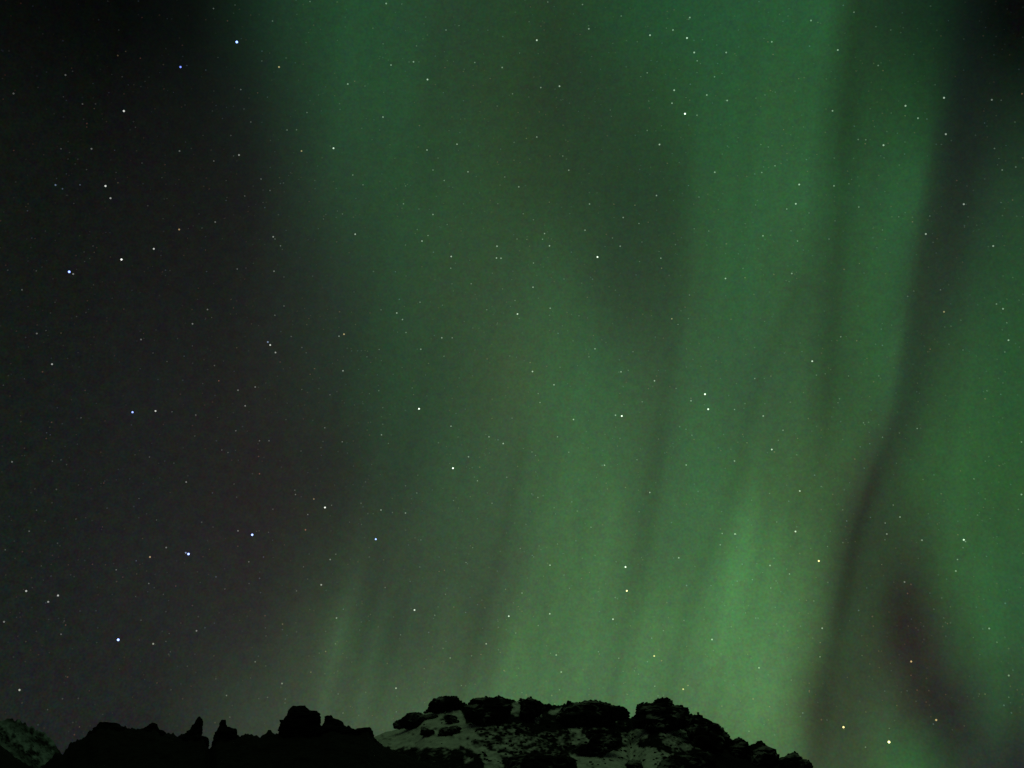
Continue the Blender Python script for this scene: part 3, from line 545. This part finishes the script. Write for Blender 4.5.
# landmarks the labels are written from: (x, y, own label, short name)
ANCH = [
 (236.8, 42, 'bright blue-white star alone at the top edge of the left dark sky', 'bright blue-white star at the top'),
 (123.8, 111, 'white star in the black upper left corner, above the small blue trio', 'white star in the upper left corner'),
 (69.2, 271.8, 'bright bluish star at the left with a faint companion touching it', 'bluish double star at the left'),
 (121.5, 259.5, 'bright white star right of the bluish double star at the left', 'white star beside the bluish double'),
 (132.5, 412.2, 'bluish star left of the middle left pair, bluer of that pair', 'bluish star of the middle left pair'),
 (270.2, 345, 'middle star of the close slanting trio where aurora meets dark sky', 'slanting trio at the aurora edge'),
 (188.5, 554, 'very bright blue double star above the thin leaning rock spire', 'bright blue double above the spire'),
 (252.2, 534.8, 'bright blue star just right of the very bright blue double star', 'blue star right of the double'),
 (118.2, 639.8, 'brightest blue star, low above the left end of the lava ridge', 'brightest blue star above the ridge'),
 (325, 507.5, 'bright white star at the dark left border of the aurora, lower half', 'white star on the aurora border'),
 (375.8, 539.2, 'bluish star in dim green glow above the stepped rock tower', 'bluish star in the dim glow'),
 (26.2, 591, 'left star of the white trio at the lower left photo edge', 'white trio at the lower left'),
 (19.5, 690, 'white star just above the far snowy mountain', 'star above the far mountain'),
 (333.5, 148.2, 'clear white star in the upper left of the green aurora', 'clear star in the upper aurora'),
 (427.5, 79.5, 'white star high in the dim curtain, brightest near the top middle', 'star high in the dim curtain'),
 (419, 408.8, 'upper bright star of the two in the middle of the dim curtain', 'upper bright middle star'),
 (453, 468.2, 'lower bright star of the two in the middle of the dim curtain', 'lower bright middle star'),
 (414.5, 610, 'white star above the gap between lava ridge and snowy hill', 'star above the ridge gap'),
 (508.8, 616.2, 'white star straight above the highest crag of the hill', 'star above the highest crag'),
 (597.5, 257, 'bright white star alone in the dark streak between the two curtains', 'star in the dark streak'),
 (517.5, 314, 'white star near the photo centre, below left of the dark streak star', 'star near the photo centre'),
 (685, 113.8, 'brightest white star in the upper part of the bright curtain', 'bright star in the upper curtain'),
 (536.8, 40.2, 'white star at the top middle, just left of the dark streak', 'star at the top middle'),
 (705, 394.2, 'upper star of the bright vertical pair in the bright curtain', 'bright vertical pair'),
 (621.8, 416, 'bright star with a dim close neighbour, left of the bright vertical pair', 'close pair left of the vertical pair'),
 (625.5, 567, 'upper white star of the two above the notch in the hill top', 'upper star above the notch'),
 (626.8, 590.8, 'lower yellowish star of the two above the notch in the hill top', 'yellowish star above the notch'),
 (944, 97.8, 'white star in the dark upper right, above the dark lane', 'star in the dark upper right'),
 (812.2, 361.2, 'white star at the right side of the bright curtain, mid height', 'star right in the bright curtain'),
 (818.8, 561, 'warm white star at the left lip of the bent dark lane', 'warm star at the lane edge'),
 (963.8, 539.8, 'white star in the right green curtain with a dim one touching it', 'star in the right curtain'),
 (925.8, 234, 'white star at the left border of the upper dark lane', 'star at the upper lane border'),
 (911.2, 661.5, 'warm star inside the dark reddish gap at the lower right', 'warm star in the reddish gap'),
 (936.2, 720, 'warm star at the bottom of the dark reddish gap, lower right', 'warm star below the reddish gap'),
 (843.5, 727.2, 'warm star just right of the hill’s lowest rock knob'.replace('’s', ''), 'warm star right of the hill'),
 (889, 742, 'brightest warm star, lowest in the sky at the lower right', 'brightest warm star at lower right'),
 (654.2, 656, 'warm star above the peaked crag right of the notch', 'warm star above the peaked crag'),
]
anchor_of = {}
for ax, ay, lab, short in ANCH:
    k = min(range(len(ST)), key=lambda i: (ST[i][0] - ax) ** 2 + (ST[i][1] - ay) ** 2); anchor_of[k] = (lab, short)
NIND = 300
picked = list(range(NIND))
for k in anchor_of: assert k < NIND, ST[k]
DIRS = ['right', 'lower right', 'straight below', 'lower left', 'left', 'upper left', 'straight above', 'upper right']
ORD = ['nearest', 'second', 'third', 'fourth', 'fifth', 'sixth', 'seventh', 'eighth', 'ninth', 'tenth', 'eleventh', 'twelfth', 'thirteenth', 'fourteenth']
cells = {}
for k in picked:
    if k in anchor_of: continue
    x, y, B, c = ST[k]
    a = min(anchor_of, key=lambda i: (ST[i][0] - x) ** 2 + (ST[i][1] - y) ** 2)
    dx_, dy_ = x - ST[a][0], y - ST[a][1]
    s_ = int(round(math.atan2(dy_, dx_) / (math.pi / 4))) % 8
    cells.setdefault((a, s_), []).append((math.hypot(dx_, dy_), k))
lab_of = {k: v[0] for k, v in anchor_of.items()}
for (a, s_), lst in cells.items():
    lst.sort()
    for r_, (d_, k) in enumerate(lst):
        x, y, B, c = ST[k]
        adj = {'w': 'white', 'b': 'bluish', 'r': 'reddish', 'y': 'yellowish'}[c]; size = 'small' if B >= .45 else 'faint'
        dd = DIRS[s_]; where = f'{dd} of' if 'straight' not in dd else dd
        o_ = ORD[r_] if len(lst) > 1 else 'only'
        lab_of[k] = f'{size} {adj} star, {o_} one {where} the {anchor_of[a][1]}'
seen = set()
for k in picked:
    x, y, B, c = ST[k]; rgb, dia = star_rad(x, y, B, c)
    o = bpy.data.objects.new('star', sme); COL.objects.link(o)
    d = ray(x, y).normalized(); o.location = d * SR + Vector((0, 0, CZ))
    o.scale = (dia * SR / F / (d.y * CP + d.z * SP),) * 3
    mx = max(rgb); o.color = (rgb[0] / mx, rgb[1] / mx, rgb[2] / mx, min(mx / 10, 1))
    tag(o, lab_of[k], 'star', 'stars in the night sky')
# the rest, too many and too faint to count
fm = bpy.data.materials.new('faint_starlight'); fm.use_nodes = True; t = fm.node_tree; t.nodes.clear()
a = N(t, 'ShaderNodeAttribute', attribute_name='glow'); e = N(t, 'ShaderNodeEmission'); mo = N(t, 'ShaderNodeOutputMaterial')
t.links.new(a.outputs['Color'], e.inputs[0]); t.links.new(e.outputs[0], mo.inputs[0]); fm.cycles.emission_sampling = 'NONE'
V, Fc, C = [], [], []
def add_star(x, y, B, c, dia=None):
    rgb, dd = star_rad(x, y, B, c); dd = dia or dd
    d = ray(x, y).normalized(); p = d * SR * 1.05 + Vector((0, 0, CZ)); r = dd * .5 * SR * 1.05 / F / (d.y * CP + d.z * SP); o = len(V)
    for q in ((1, 0, 0), (-1, 0, 0), (0, 1, 0), (0, -1, 0), (0, 0, 1), (0, 0, -1)):
        V.append(p + Vector(q) * r * 1.15); C.extend((*rgb, 1))
    for f in ((0, 2, 4), (2, 1, 4), (1, 3, 4), (3, 0, 4), (2, 0, 5), (1, 2, 5), (3, 1, 5), (0, 3, 5)): Fc.append(tuple(o + i for i in f))
for k in range(NIND, len(ST)): add_star(*ST[k])
for k in range(4800):
    x = random.uniform(-140, 1160); y = random.uniform(-140, 735)
    add_star(x, y, random.uniform(.03, .14) if random.random() < .88 else random.uniform(.14, .21), random.choice('wwwbbrry'), random.uniform(1.0, 1.5))
o = mesh_obj('faint_stars', V, Fc, fm, smooth=False)
ca = o.data.color_attributes.new('glow', 'FLOAT_COLOR', 'POINT'); ca.data.foreach_set('color', C)
tag(o, 'countless faint stars sprinkled over the whole sky, barely visible', 'stars', kind='stuff')
